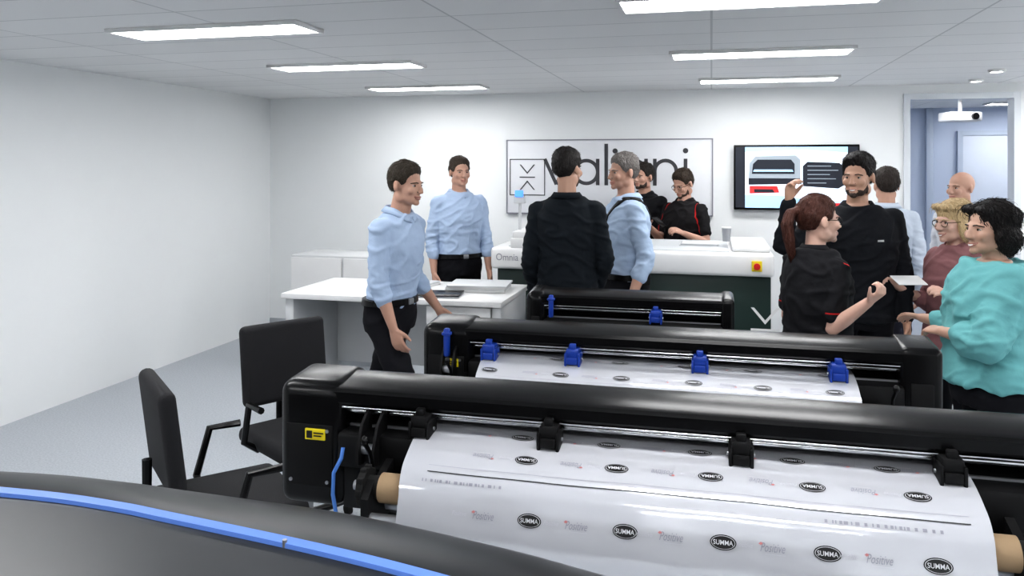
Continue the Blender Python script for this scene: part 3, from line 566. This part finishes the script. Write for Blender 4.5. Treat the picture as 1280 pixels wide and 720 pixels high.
def person(label,px,Y,H,phi,shirtc,trouc=(.008,.008,.011),skin=(.46,.27,.20),hairc=(.02,.014,.01),hair='short',beard=False,glasses=False,fem=False,wide=1.0,
           arms=None,head=(0,0),lean=0,sleeve=2,tuck=True,hem=None,stripes=None,stance=.09,stride=0,belt=True,loose=0,watch=None,collar=True,smile=False,strap=False,htop=.011,scol=(.42,.015,.015)):
    k=H/1.75; ph=math.radians(phi); q=at(px,Y); root=thing('person',label,'person',(q.x,q.y,0),ph+TH)
    Rv=Matrix.Rotation(-ph,3,'Z'); hs=1.0 if not fem else .96
    seed=random.random()*9; rng=random.Random(int(seed*1000))
    TOR=TORF if fem else TORM
    Lm=Matrix.Translation((0,0,.95*k))@Matrix.Rotation(math.radians(lean),4,'X')@Matrix.Translation((0,0,-.95*k))
    def TL(p): p=V(p); return Lm@p if p.z>.95*k else p
    skm=mat('skin_%02d%02d'%(int(skin[0]*99),int(skin[2]*99)),skin,.5,sss=.05,var=.06,nscale=30)
    cid='%02d%02d%02d'%tuple(int(c*99) for c in shirtc)+('_trimmed_%d'%int(px) if stripes else ''); shm=mat('shirt_'+cid,shirtc,.85,bump=.12,bscale=60,var=.04,spec=.25,stripes=stripes,scol=scol)
    plain=mat('collar_'+cid,shirtc,.88,spec=.2)
    trm=mat('trousers_'+'%02d%02d%02d'%tuple(int(c*99) for c in trouc),trouc,.85,bump=.1,bscale=60,var=.05,spec=.2)
    ham=mat('hair_'+'%03d%03d%03d'%tuple(int(c*999) for c in hairc),hairc,.55,bump=.9,bscale=130,var=.4,nscale=90,spec=.35,stretch=(1.3,1,.3))
    def torso(bm,z0,z1,add,scl=1):
        zs=[z0+(z1-z0)*i/18 for i in range(19)]; rg=[]
        for z in zs:
            rx=interp([(t_[0],t_[1]) for t_ in TOR],z)*wide*scl+add; ry=interp([(t_[0],t_[2]) for t_ in TOR],z)*(1+(wide-1)*1.4)*scl+add; yo=interp([(t_[0],t_[3]) for t_ in TOR],z)
            ax=V((rx*k,0,0)); ay=V((0,ry*k,0)); c=V((0,yo*k,z*k))
            c2=TL(c)
            if z>.95: ay=Lm.to_3x3()@ay
            rg.append((c2,ax,ay))
        loft(bm,rg,28)
        if fem and z1>1.3:
            for s in (-1,1): ell(bm,TL((s*.065*k,-.072*k,1.25*k)),((.060*k+add),(.052*k+add),(.062*k+add)))
    sw=(.168 if not fem else .146)*(.45+.55*wide)
    sh={s:TL((sg*sw*k,.010*k,1.398*k)) for s,sg in (('R',-1),('L',1))}
    hipx=.088*k
    J={}
    for s,sg in (('R',-1),('L',1)):
        a=(arms or {}).get(s)
        if a: up=(Rv@V(a[0])).normalized(); fo=(Rv@V(a[1])).normalized(); curl=a[2] if len(a)>2 else .5; pn=(Rv@V(a[3])) if len(a)>3 else None
        else: up=V((sg*.16,.05,-1)).normalized(); fo=V((sg*.02,-.28,-1)).normalized(); curl=.35; pn=None
        el=sh[s]+up*.295*k; wr=el+fo*.25*k
        if pn is None: pn=V((-sg,0,0)) if abs(fo.z)>.6 else V((-sg*.6,0,-.8))
        n=(pn-fo*pn.dot(fo)).normalized(); th=fo.cross(n)*(1 if s=='R' else -1)
        J[s]=(sh[s],el,wr,fo,n,th,curl)
    ar=.88 if fem else 1.0
    ar*=(.6+.4*wide)
    legs={}
    for s,sg in (('R',-1),('L',1)):
        hp=V((sg*hipx,0,.90*k)); st=stride*(1 if s=='L' else -1)
        an=V((sg*stance*1.05,-.0+st*.5,.085*k)); kn=(hp+an)/2+V((sg*.005,-.02*k,.02*k)); legs[s]=(hp,kn,an)
    HC=TL((0,0,(H-.118*hs)))+V((0,-.012,0))
    MH=Matrix.Translation(HC)@Matrix.Rotation(math.radians(lean*.6),4,'X')@Matrix.Rotation(math.radians(head[0]),4,'Z')@Matrix.Rotation(math.radians(head[1]),4,'X')@Matrix.Scale(hs,4)
    bm=bmesh.new()
    torso(bm,.82,1.485,-.004,.93)
    capsule(bm,TL((0,.014*k,1.42*k)),HC+V((0,.016,-.05)),(.060 if not fem else .048),(.055 if not fem else .045))
    t_=bmesh.new(); t_.from_mesh(HEAD); t_.transform(MH); merge(bm,t_)
    t_=bmesh.new()
    for s in (-1,1): ell(t_,(s*.079,.014,-.008),(.009,.018,.031),Matrix.Rotation(s*.35,4,'Z')@Matrix.Rotation(-.15,4,'X'),n=14)
    t_.transform(MH); merge(bm,t_)
    for s in 'RL':
        S0,el,wr,fo,n,th,curl=J[s]
        capsule(bm,S0,S0+(el-S0)*.5,.048*k*ar,.043*k*ar); capsule(bm,S0+(el-S0)*.5,el,.043*k*ar,.036*k*ar)
        capsule(bm,el,el+(wr-el)*.35,.037*k*ar,.038*k*ar); capsule(bm,el+(wr-el)*.35,wr,.038*k*ar,.0245*k*ar)
        hk=k*(.92 if fem else 1.0)
        loft(bm,[(wr-fo*.01,th*.024*hk,n*.019*hk),(wr+fo*.03*hk,th*.034*hk,n*.018*hk),(wr+fo*.07*hk,th*.042*hk,n*.015*hk),(wr+fo*.092*hk,th*.038*hk,n*.011*hk)],16)
        for i,(o,l) in enumerate(((.031,.070),(.0105,.080),(-.010,.074),(-.030,.058))):
            p=wr+fo*(.086-.003*abs(i-1.3))*hk+th*o*hk; an=curl*.55+.05*i
            for j,(fr,r0,r1) in enumerate(((.42,.0098,.009),(.32,.009,.0082),(.26,.0082,.0072))):
                dr=(fo*math.cos(an)+n*math.sin(an)); q2=p+dr*l*fr*hk; capsule(bm,p,q2,r0*hk,r1*hk,10); p=q2; an+=curl*.85
        p=wr+fo*.025*hk+th*.026*hk; dr=(fo*.72+th*.62+n*.25).normalized(); q2=p+dr*.045*hk; capsule(bm,p,q2,.014*hk,.0115*hk,10); dr=(fo*.85+th*.2+n*(.2+.4*curl)).normalized(); capsule(bm,q2,q2+dr*.034*hk,.011*hk,.0085*hk,10)
        hp,kn,an=legs[s]
        capsule(bm,hp,kn,.078*k,.050*k); capsule(bm,kn,kn+(an-kn)*.35,.050*k,.052*k); capsule(bm,kn+(an-kn)*.35,an,.052*k,.034*k); capsule(bm,an,an+V((0,-.13*k,-.045*k)),.034*k,.026*k)
    bm=remesh(bm,.0060,2,.5); obj('body',bm,skm,root,smooth=True,recalc=False)
    joints=[J[s][1] for s in 'RL']
    def wrinkle(bm,amp,seed):
        bm.normal_update(); o=V((seed*7.3,seed*3.1,0))
        for v in bm.verts:
            p=v.co+o
            wx=noise.noise(p*4)*.5
            near=max(0,1-min((v.co-j).length for j in joints)/.16)
            g=1-min(1,abs(noise.noise(V((p.x*6+p.z*4+wx,p.y*6,p.z*13-p.x*6+wx))))*3.4)
            g2=1-min(1,abs(noise.noise(V((p.x*13,p.y*13,p.z*30+wx*2))))*3.0)
            g=g*g*(3-2*g); g2=g2*g2*(3-2*g2)
            w=noise.noise(V((p.x*6,p.y*6,p.z*6)))*amp*.7+g*amp*.7+g2*amp*(.12+.55*near)
            if loose and amp>.01: w=w*.8+noise.noise(V((p.x*15,p.y*15,p.z*4.5)))*.020
            v.co+=v.normal*w
        bmesh.ops.smooth_vert(bm,verts=bm.verts,factor=.5,use_axis_x=True,use_axis_y=True,use_axis_z=True)
    bm=bmesh.new(); torso(bm,.82,1.0 if tuck else .97,.012 if tuck else .004)
    for s in 'RL':
        hp,kn,an=legs[s]; capsule(bm,hp,kn,.093*k,.070*k); capsule(bm,kn,an+V((0,0,.02)),.070*k,.058*k)
    bm=remesh(bm,.012,3); wrinkle(bm,.008,seed); obj('trousers',bm,trm,root,smooth=True,recalc=False)
    for s in 'RL':
        an=legs[s][2]; bm=bmesh.new(); f=an+V((0,-.11*k,-.05*k))
        ell(bm,an+V((0,.01,-.035*k)),(.040*k,.055*k,.048*k)); ell(bm,f,(.046*k,.085*k,.034*k)); box(bm,an.x-.04*k,an.x+.04*k,an.y-.18*k,an.y+.06*k,0.002,.025,.01)
        bm=remesh(bm,.009,2)
        for v in bm.verts: v.co.z=max(v.co.z,0.0)
        obj('shoe',bm,mat('shoe_leather',(.012,.010,.010),.45),root,smooth=True,recalc=False)
    bm=bmesh.new(); h0=hem if hem else (.965 if tuck else .86)
    ad=.010 if tuck else .018
    torso(bm,h0,1.475,ad+loose)
    for s in 'RL':
        S0,el,wr,*_=J[s]
        capsule(bm,TL((0,.012*k,1.40*k)),S0,(.058)*k,.053*k*ar+.004+loose*.3)
        if sleeve>=1:
            capsule(bm,S0,el,.055*k*ar+.002+loose*.5,.047*k*ar+.002+loose)
            e=el+(wr-el)*min(1,sleeve-1)*.93
            if sleeve>1: capsule(bm,el,e,.047*k*ar+.002+loose,(.047-.012*(sleeve-1))*k*ar+.002+loose*.8)
        else:
            e=S0+(el-S0)*sleeve; capsule(bm,S0,e-(el-S0).normalized()*.03,.057*k*ar,.056*k*ar)
    bm=remesh(bm,.0078,4); wrinkle(bm,.012 if not loose else .017,seed+2)
    if strap:
        bvs=BVHTree.FromBMesh(bm); c0=V((0,0,1.21*k)); e2=V((.42,0,1)).normalized(); L_=[];R_=[]
        for i in range(49):
            a=2*math.pi*i/48; d=V((0,1,0))*math.sin(a)+e2*math.cos(a)
            for lst,off in ((L_,-.018),(R_,.018)):
                cc=c0+V((1,0,-.42)).normalized()*off; r=bvs.ray_cast(cc+d*.8,-d)
                lst.append((r[0] if r[0] else cc+d*.2)+d*.006)
        sb=bmesh.new(); A1=[sb.verts.new(p) for p in L_]; A2=[sb.verts.new(p) for p in R_]
        for i in range(48): sb.faces.new((A1[i],A1[i+1],A2[i+1],A2[i]))
        so=obj('shoulder_strap',sb,black2,root); md=so.modifiers.new('s','SOLIDIFY'); md.thickness=.004
    obj('shirt',bm,shm,root,smooth=True,recalc=False)
    if collar:
        bm=bmesh.new(); n=28; rr=.064 if not fem else .054
        lv=[(1.0,.0),(1.06,.030),(1.14,.034),(1.5,.002)]; Rr=[]
        for sc_,dz_ in lv:
            ring=[]
            for i in range(n):
                a=2*math.pi*(i+.5)/n-math.pi/2; c_,s_=math.cos(a),math.sin(a); fr=max(0,-s_)
                ring.append(bm.verts.new(TL(V((rr*sc_*c_*1.02*k,.012*k+rr*sc_*s_*1.08*k,(1.472+dz_-.040*fr**2)*k)))))
            Rr.append(ring)
        for r0,r1 in zip(Rr,Rr[1:]):
            for i in range(n-1): bm.faces.new((r0[i],r0[i+1],r1[i+1],r1[i]))
        o=obj('collar',bm,plain,root,smooth=True); md=o.modifiers.new('s','SOLIDIFY'); md.thickness=.004
    if belt and tuck:
        bm=bmesh.new(); rg=[]
        for z,ad_ in ((.965,.018),(.968,.026),(1.0,.026),(1.003,.018)):
            rx=(interp([(t_[0],t_[1]) for t_ in TOR],z)*wide+ad_)*k; ry=(interp([(t_[0],t_[2]) for t_ in TOR],z)*(1+(wide-1)*1.4)+ad_)*k; rg.append((V((0,0,z*k)),V((rx,0,0)),V((0,ry,0))))
        loft(bm,rg,32); bo=obj('belt',bm,black,root)
        bm=bmesh.new(); box(bm,-.022,.022,-rg[1][2].y-.006,-rg[1][2].y+.004,.968*k,1.0*k,.003); obj('buckle',bm,steel,bo)
    for s in (-1,1):
        y=sy(s*.030,.0); bm=bmesh.new(); ell(bm,(s*.030,y+.0080,-.0),(.0120,.0100,.0065),n=14); ell(bm,(s*.030,y-.0007,-.0),(.0050,.003,.0050),n=10,mi=1)
        tube(bm,[(s*x,y+.004*((x-.03)/.013)**2-.002,.0052-.005*((x-.03)/.013)**2) for x in (.017,.0215,.026,.030,.034,.0385,.043)],.0013,5,mi=2)
        bm.transform(MH); obj('eye',bm,[mat('eye_white',(.50,.47,.45),.2),mat('iris_dark',(.02,.012,.008),.2),mat('eyelash_dark',(.03,.018,.012),.8)],root,smooth=True)
    bm=bmesh.new()
    for s in (-1,1):
        tube(bm,[(s*x,sy(s*x,z)-.0005,z) for x,z in ((.014,.016),(.022,.0185),(.032,.020),(.040,.018),(.047,.013))],.0026,6)
    bm.transform(MH); obj('eyebrows',bm,ham if hair!='bald' else mat('brow_brown',(.1,.06,.04),.8),root)
    bm=bmesh.new()
    xs=[-.026+.052*i/8 for i in range(9)]
    if smile:
        zu=lambda x:-.0635+.0075*(x/.026)**2; zl=lambda x:-.0735+.0175*(x/.026)**2
        tube(bm,[(x,sy(x,-.066)+.0012,zu(x)) for x in xs],.0027,6); tube(bm,[(x,sy(x,-.072)+.0012,zl(x)) for x in xs],.0030,6)
        A=[bm.verts.new((x,sy(x,-.068)-.0008,zu(x))) for x in xs]; B=[bm.verts.new((x,sy(x,-.068)-.0008,zl(x))) for x in xs]
        for i in range(1,7): bm.faces.new((A[i],A[i+1],B[i+1],B[i])).material_index=1
    else:
        for z,w,c_ in ((-.0618,.0235,.0010),(-.0702,.019,-.0030)):
            xx=[-w+2*w*i/8 for i in range(9)]; tube(bm,[(x,sy(x,z)+.0015,z+c_*(1-(x/w)**2)+.002*(x/w)**2) for x in xx],.0032,6)
    bm.transform(MH); obj('lips',bm,[mat('lips_tone',(.34,.13,.11),.5),mat('teeth_white',(.65,.63,.60),.3)],root,smooth=True)
    if beard:
        bm=shell(beard_f); bm.transform(MH); obj('beard',bm,mat('beard_'+'%03d'%int(hairc[0]*999),tuple(h*.8+s_*.07 for h,s_ in zip(hairc,skin)),.8,bump=.6,bscale=200,var=.5,nscale=150),root,smooth=True)
    if hair in('short','thin','pony'):
        bm=hair_short(.010,htop if hair=='short' else .004,0,seed); st=bmesh.new()
        def ok(v): return v.co.z-interp(HL,v.co.y)>.012
        strands(bm,st,750,.022 if hair=='short' else .05,.0013,.0008,rng,ok,down=.5,out=.22 if hair=='short' else .0)
        merge(bm,st); bm.transform(MH); obj('hair',bm,ham,root,smooth=True)
        if hair=='pony':
            t2=bmesh.new(); ell(t2,(0,.108,.045),(.026,.026,.026))
            pts=[V((0,.115,.05)),V((0,.150,.035)),V((.0,.165,-.02)),V((0,.155,-.09)),V((.005,.14,-.16)),V((.01,.13,-.22))]; rs=[.016,.024,.027,.026,.019,.006]
            for i in range(5): capsule(t2,pts[i],pts[i+1],rs[i],rs[i+1])
            t2=remesh(t2,.006,2)
            for _ in range(90):
                a=rng.uniform(0,6.28); r=rng.uniform(.6,1.1); tube(t2,[pts[i]+V((math.cos(a)*rs[i]*r,math.sin(a)*rs[i]*r,0)) for i in range(1,6)],.0016,4)
            t2.transform(MH); obj('ponytail',t2,ham,root,smooth=True,recalc=False)
    elif hair in('bob','medium'):
        bm=bmesh.new()
        if hair=='bob':
            ell(bm,(0,.028,.046),(.096,.100,.090),n=28); ell(bm,(0,.046,-.03),(.102,.082,.084),n=28); ell(bm,(0,.055,-.070),(.086,.058,.045))
            for s in (-1,1): ell(bm,(s*.076,.014,-.025),(.027,.040,.062)); ell(bm,(s*.04,-.058,.089),(.042,.028,.020))
        else:
            ell(bm,(0,.022,.040),(.090,.101,.090),n=28); ell(bm,(0,.050,-.03),(.092,.068,.080),n=28)
            for s in (-1,1): ell(bm,(s*.074,.004,-.035),(.020,.038,.062)); ell(bm,(s*.035,-.066,.084),(.042,.024,.020))
        bm=remesh(bm,.006,4)
        bm.normal_update()
        for v in bm.verts: v.co+=v.normal*(noise.noise(V((v.co.x*34,v.co.y*34,v.co.z*10)))*.007)
        st=bmesh.new()
        if hair=='bob': strands(bm,st,1200,.055,.0020,.0035,rng,lambda v:v.co.y>-.08 and v.co.z>-.11,down=1.0,out=.16)
        else: strands(bm,st,900,.060,.0016,.0010,rng,lambda v:v.co.y>-.085 and v.co.z>-.10,down=1.1,out=.03)
        merge(bm,st); bm.transform(MH); obj('hair',bm,ham,root,smooth=True,recalc=False)
    if glasses:
        bm=bmesh.new()
        for s in (-1,1):
            y=sy(s*.03,0)-.012; pts=[(s*.032+.023*math.cos(a*math.pi/9),y+abs(.023*math.cos(a*math.pi/9))*.1,-.004+.017*math.sin(a*math.pi/9)) for a in range(19)]
            tube(bm,pts,.0016,6); tube(bm,[(s*.055,y+.002,.003),(s*.075,y+.03,.004),(s*.083,.0,.004),(s*.083,.02,-.004)],.0016,6)
        tube(bm,[(-.009,y-.001,-.0),(0,y-.004,.003),(.009,y-.001,0)],.0016,6); bm.transform(MH); obj('glasses',bm,black,root)
    M=Matrix.Translation(root.location)@Matrix.Rotation(ph+TH,4,'Z')
    return root,{s:(M@(J[s][2]+J[s][3]*.08),(M.to_3x3()@J[s][3]),(M.to_3x3()@J[s][4])) for s in 'RL'},M
def Hh(py,Y): return CH-(py-205)/1000*Y
person('man in a black jacket seen from behind, standing left of the grey-haired man',709,4.85,Hh(187,4.85),165,(.006,.009,.013),hairc=(.014,.011,.010),skin=(.42,.25,.18),sleeve=2,tuck=False,wide=.98,head=(-24,0),beard=True,
   arms={'L':((-.18,-.05,-1),(.1,.5,-.7)),'R':((.18,-.05,-1),(-.15,.5,-.7))})
person('grey-haired man in a light blue shirt with a dark shoulder strap facing left',781,5.30,Hh(193,5.3),-82,(.36,.45,.59),hairc=(.17,.155,.145),hair='short',sleeve=1.5,wide=1.12,head=(14,3),strap=True,
   arms={'L':((.22,-.15,-1),(-.30,-.2,-.72)),'R':((-.1,.1,-1),(-.5,.1,-.3))})
person('man in black with short dark hair at the back, behind the grey-haired man',805,7.3,Hh(205,7.3),-40,(.007,.007,.009),hairc=(.02,.015,.012),sleeve=.75,tuck=False,beard=True,head=(-10,0))
P4=person('bearded man with glasses in a black and red polo looking down at a phone',855,6.98,Hh(213,6.98),-50,(.008,.007,.008),hairc=(.03,.018,.01),beard=True,glasses=True,sleeve=.75,tuck=False,wide=1.08,head=(-5,22),
   arms={'L':((.12,-.25,-1),(-.75,-.25,.32),.9),'R':((-.3,-.1,-1),(-.45,-.55,.45),.9)},stripes=[((1,0,.25),.50,.004,[((0,0,1),1.15)]),((1,0,-.25),-.50,.004,[((0,0,1),1.15)])])
P5=person('dark-haired bearded man in a black shirt raising his right hand',1072,4.48,Hh(195,4.48),-14,(.006,.007,.010),hairc=(.007,.005,.005),beard=True,sleeve=1.98,tuck=False,wide=1.12,head=(-28,2),skin=(.44,.26,.185),smile=True,htop=.020,
   arms={'R':((-.84,-.34,-.46),(.02,-.22,1),.85,(.4,-.6,0)),'L':((.16,-.05,-1),(-.1,-.35,-.8))},
   stripes=[((0,0,1),1.335,.005,[((1,0,0),.075),((-1,0,0),-.110),((0,-1,0),.05)])],scol=(.5,.5,.5))
P6=person('woman with a reddish ponytail and glasses in a black and red polo facing right',1021,3.75,Hh(245,3.75),112,(.007,.007,.009),hairc=(.06,.019,.012),hair='pony',glasses=True,fem=True,sleeve=.85,tuck=False,wide=1.2,head=(-14,0),skin=(.54,.34,.27),smile=True,
   arms={'R':((-.14,-.06,-1),(.36,-.52,.52),1.2,(-.1,.3,1)),'L':((-.06,.1,-1),(.40,-.50,.45),1.2)},
   stripes=[((0,0,1),1.085,.0035,[((-1,0,0),.16)]),((0,0,1),1.085,.0035,[((1,0,0),.16)]),((0,-.35,1),1.30,.0030,[((0,-1,0),-.02)])])
person('man in a pale shirt seen from behind, beyond the man raising his hand',1108,5.7,Hh(211,5.7),165,(.46,.51,.59),hairc=(.03,.022,.018),sleeve=2,trouc=(.02,.02,.03),head=(10,0))
person('bald man in a white shirt near the doorway looking left',1202,5.9,Hh(215,5.9),-62,(.58,.59,.63),hairc=(.10,.07,.05),hair='bald',sleeve=2,head=(-8,0))
P9=person('blonde woman with glasses in a dusky pink top holding a leaflet',1194,4.25,Hh(250,4.25),-72,(.24,.115,.12),hairc=(.50,.37,.21),hair='medium',glasses=True,fem=True,wide=1.10,sleeve=1.4,tuck=False,head=(-4,4),skin=(.54,.34,.27),smile=True,
   arms={'L':((-.06,-.06,-1),(-.78,-.30,.42),.7),'R':((-.10,.1,-1),(-.82,-.18,.42),.7)})
P10=person('dark-haired woman in a loose teal blouse with her back half turned',1240,3.40,Hh(253,3.40),-100,(.14,.37,.38),hairc=(.007,.005,.0045),hair='bob',fem=True,wide=1.34,sleeve=1.45,tuck=False,hem=.915,loose=.026,head=(20,0),skin=(.44,.27,.20),collar=False,smile=True,
   arms={'L':((-.46,-.14,-.88),(-.16,.60,.0),.6),'R':((-.1,.3,-1),(-.22,.55,.0),.6)})
person('man in a light blue shirt and black trousers standing behind the white desk',574,6.5,1.80,25,(.36,.45,.60),hairc=(.05,.035,.025),sleeve=1.5,wide=1.05,
   arms={'L':((.20,-.1,-1),(.1,-.25,-.9))})
P12=person('man in a pale blue shirt and black trousers striding beside the middle cutter',488,4.5,1.76,62,(.36,.45,.60),hairc=(.04,.03,.02),sleeve=1.4,stance=.14,stride=.72,lean=8,
   arms={'R':((.0,-.1,-1),(.30,-.1,-.85)),'L':((-.05,.1,-1),(.45,.1,-.65))})
def held(name,lab,cat,pos,sz,m,rz,tilt):
    b=bmesh.new(); box(b,-sz[0]/2,sz[0]/2,-sz[1]/2,sz[1]/2,-sz[2]/2,sz[2]/2,min(.004,sz[2]*.4)); o=obj(name,b,m); o.location=pos; o.rotation_euler=(tilt,0,rz); tag(o,lab,cat); return o
hp=(P9[1]['L'][0]+P9[1]['R'][0])/2
held('leaflet','pale folded leaflet held in the blonde woman\'s hands','leaflet',hp+V((-.01,0,.022)),(.15,.11,.005),white,TH,.3)
hp=(P4[1]['L'][0]+P4[1]['R'][0])/2
held('phone','black phone held by the bearded man in glasses','phone',hp+V((0,0,.03)),(.075,.15,.009),black,TH+.6,.5)
q=at(803,5.12,0); t=thing('belt_pouch','black pouch hanging at the grey-haired man\'s right hip','pouch',(q.x,q.y,0),TH+.3)
b=bmesh.new(); box(b,-.05,.05,-.025,.025,.97,1.12,.014,seg=3); obj('body',b,black2,t)
b=bmesh.new(); box(b,-.052,.052,-.030,-.022,1.07,1.125,.004); obj('flap',b,black,t)
# ================= camera / look
cd=bpy.data.cameras.new('camera'); co=bpy.data.objects.new('camera',cd); C.objects.link(co); co.location=(0,0,CH); co.rotation_euler=(math.pi/2,0,TH); cd.sensor_width=36; cd.lens=28.125; cd.shift_y=-155/1280; cd.clip_start=.05; SC.camera=co
w=bpy.data.worlds.new('w'); SC.world=w; w.use_nodes=True; w.node_tree.nodes['Background'].inputs[0].default_value=(.8,.85,.9,1); w.node_tree.nodes['Background'].inputs[1].default_value=.3
SC.view_settings.view_transform='Standard'; SC.view_settings.exposure=.56
try: SC.view_settings.look='Medium High Contrast'
except Exception as e: print('look',e)
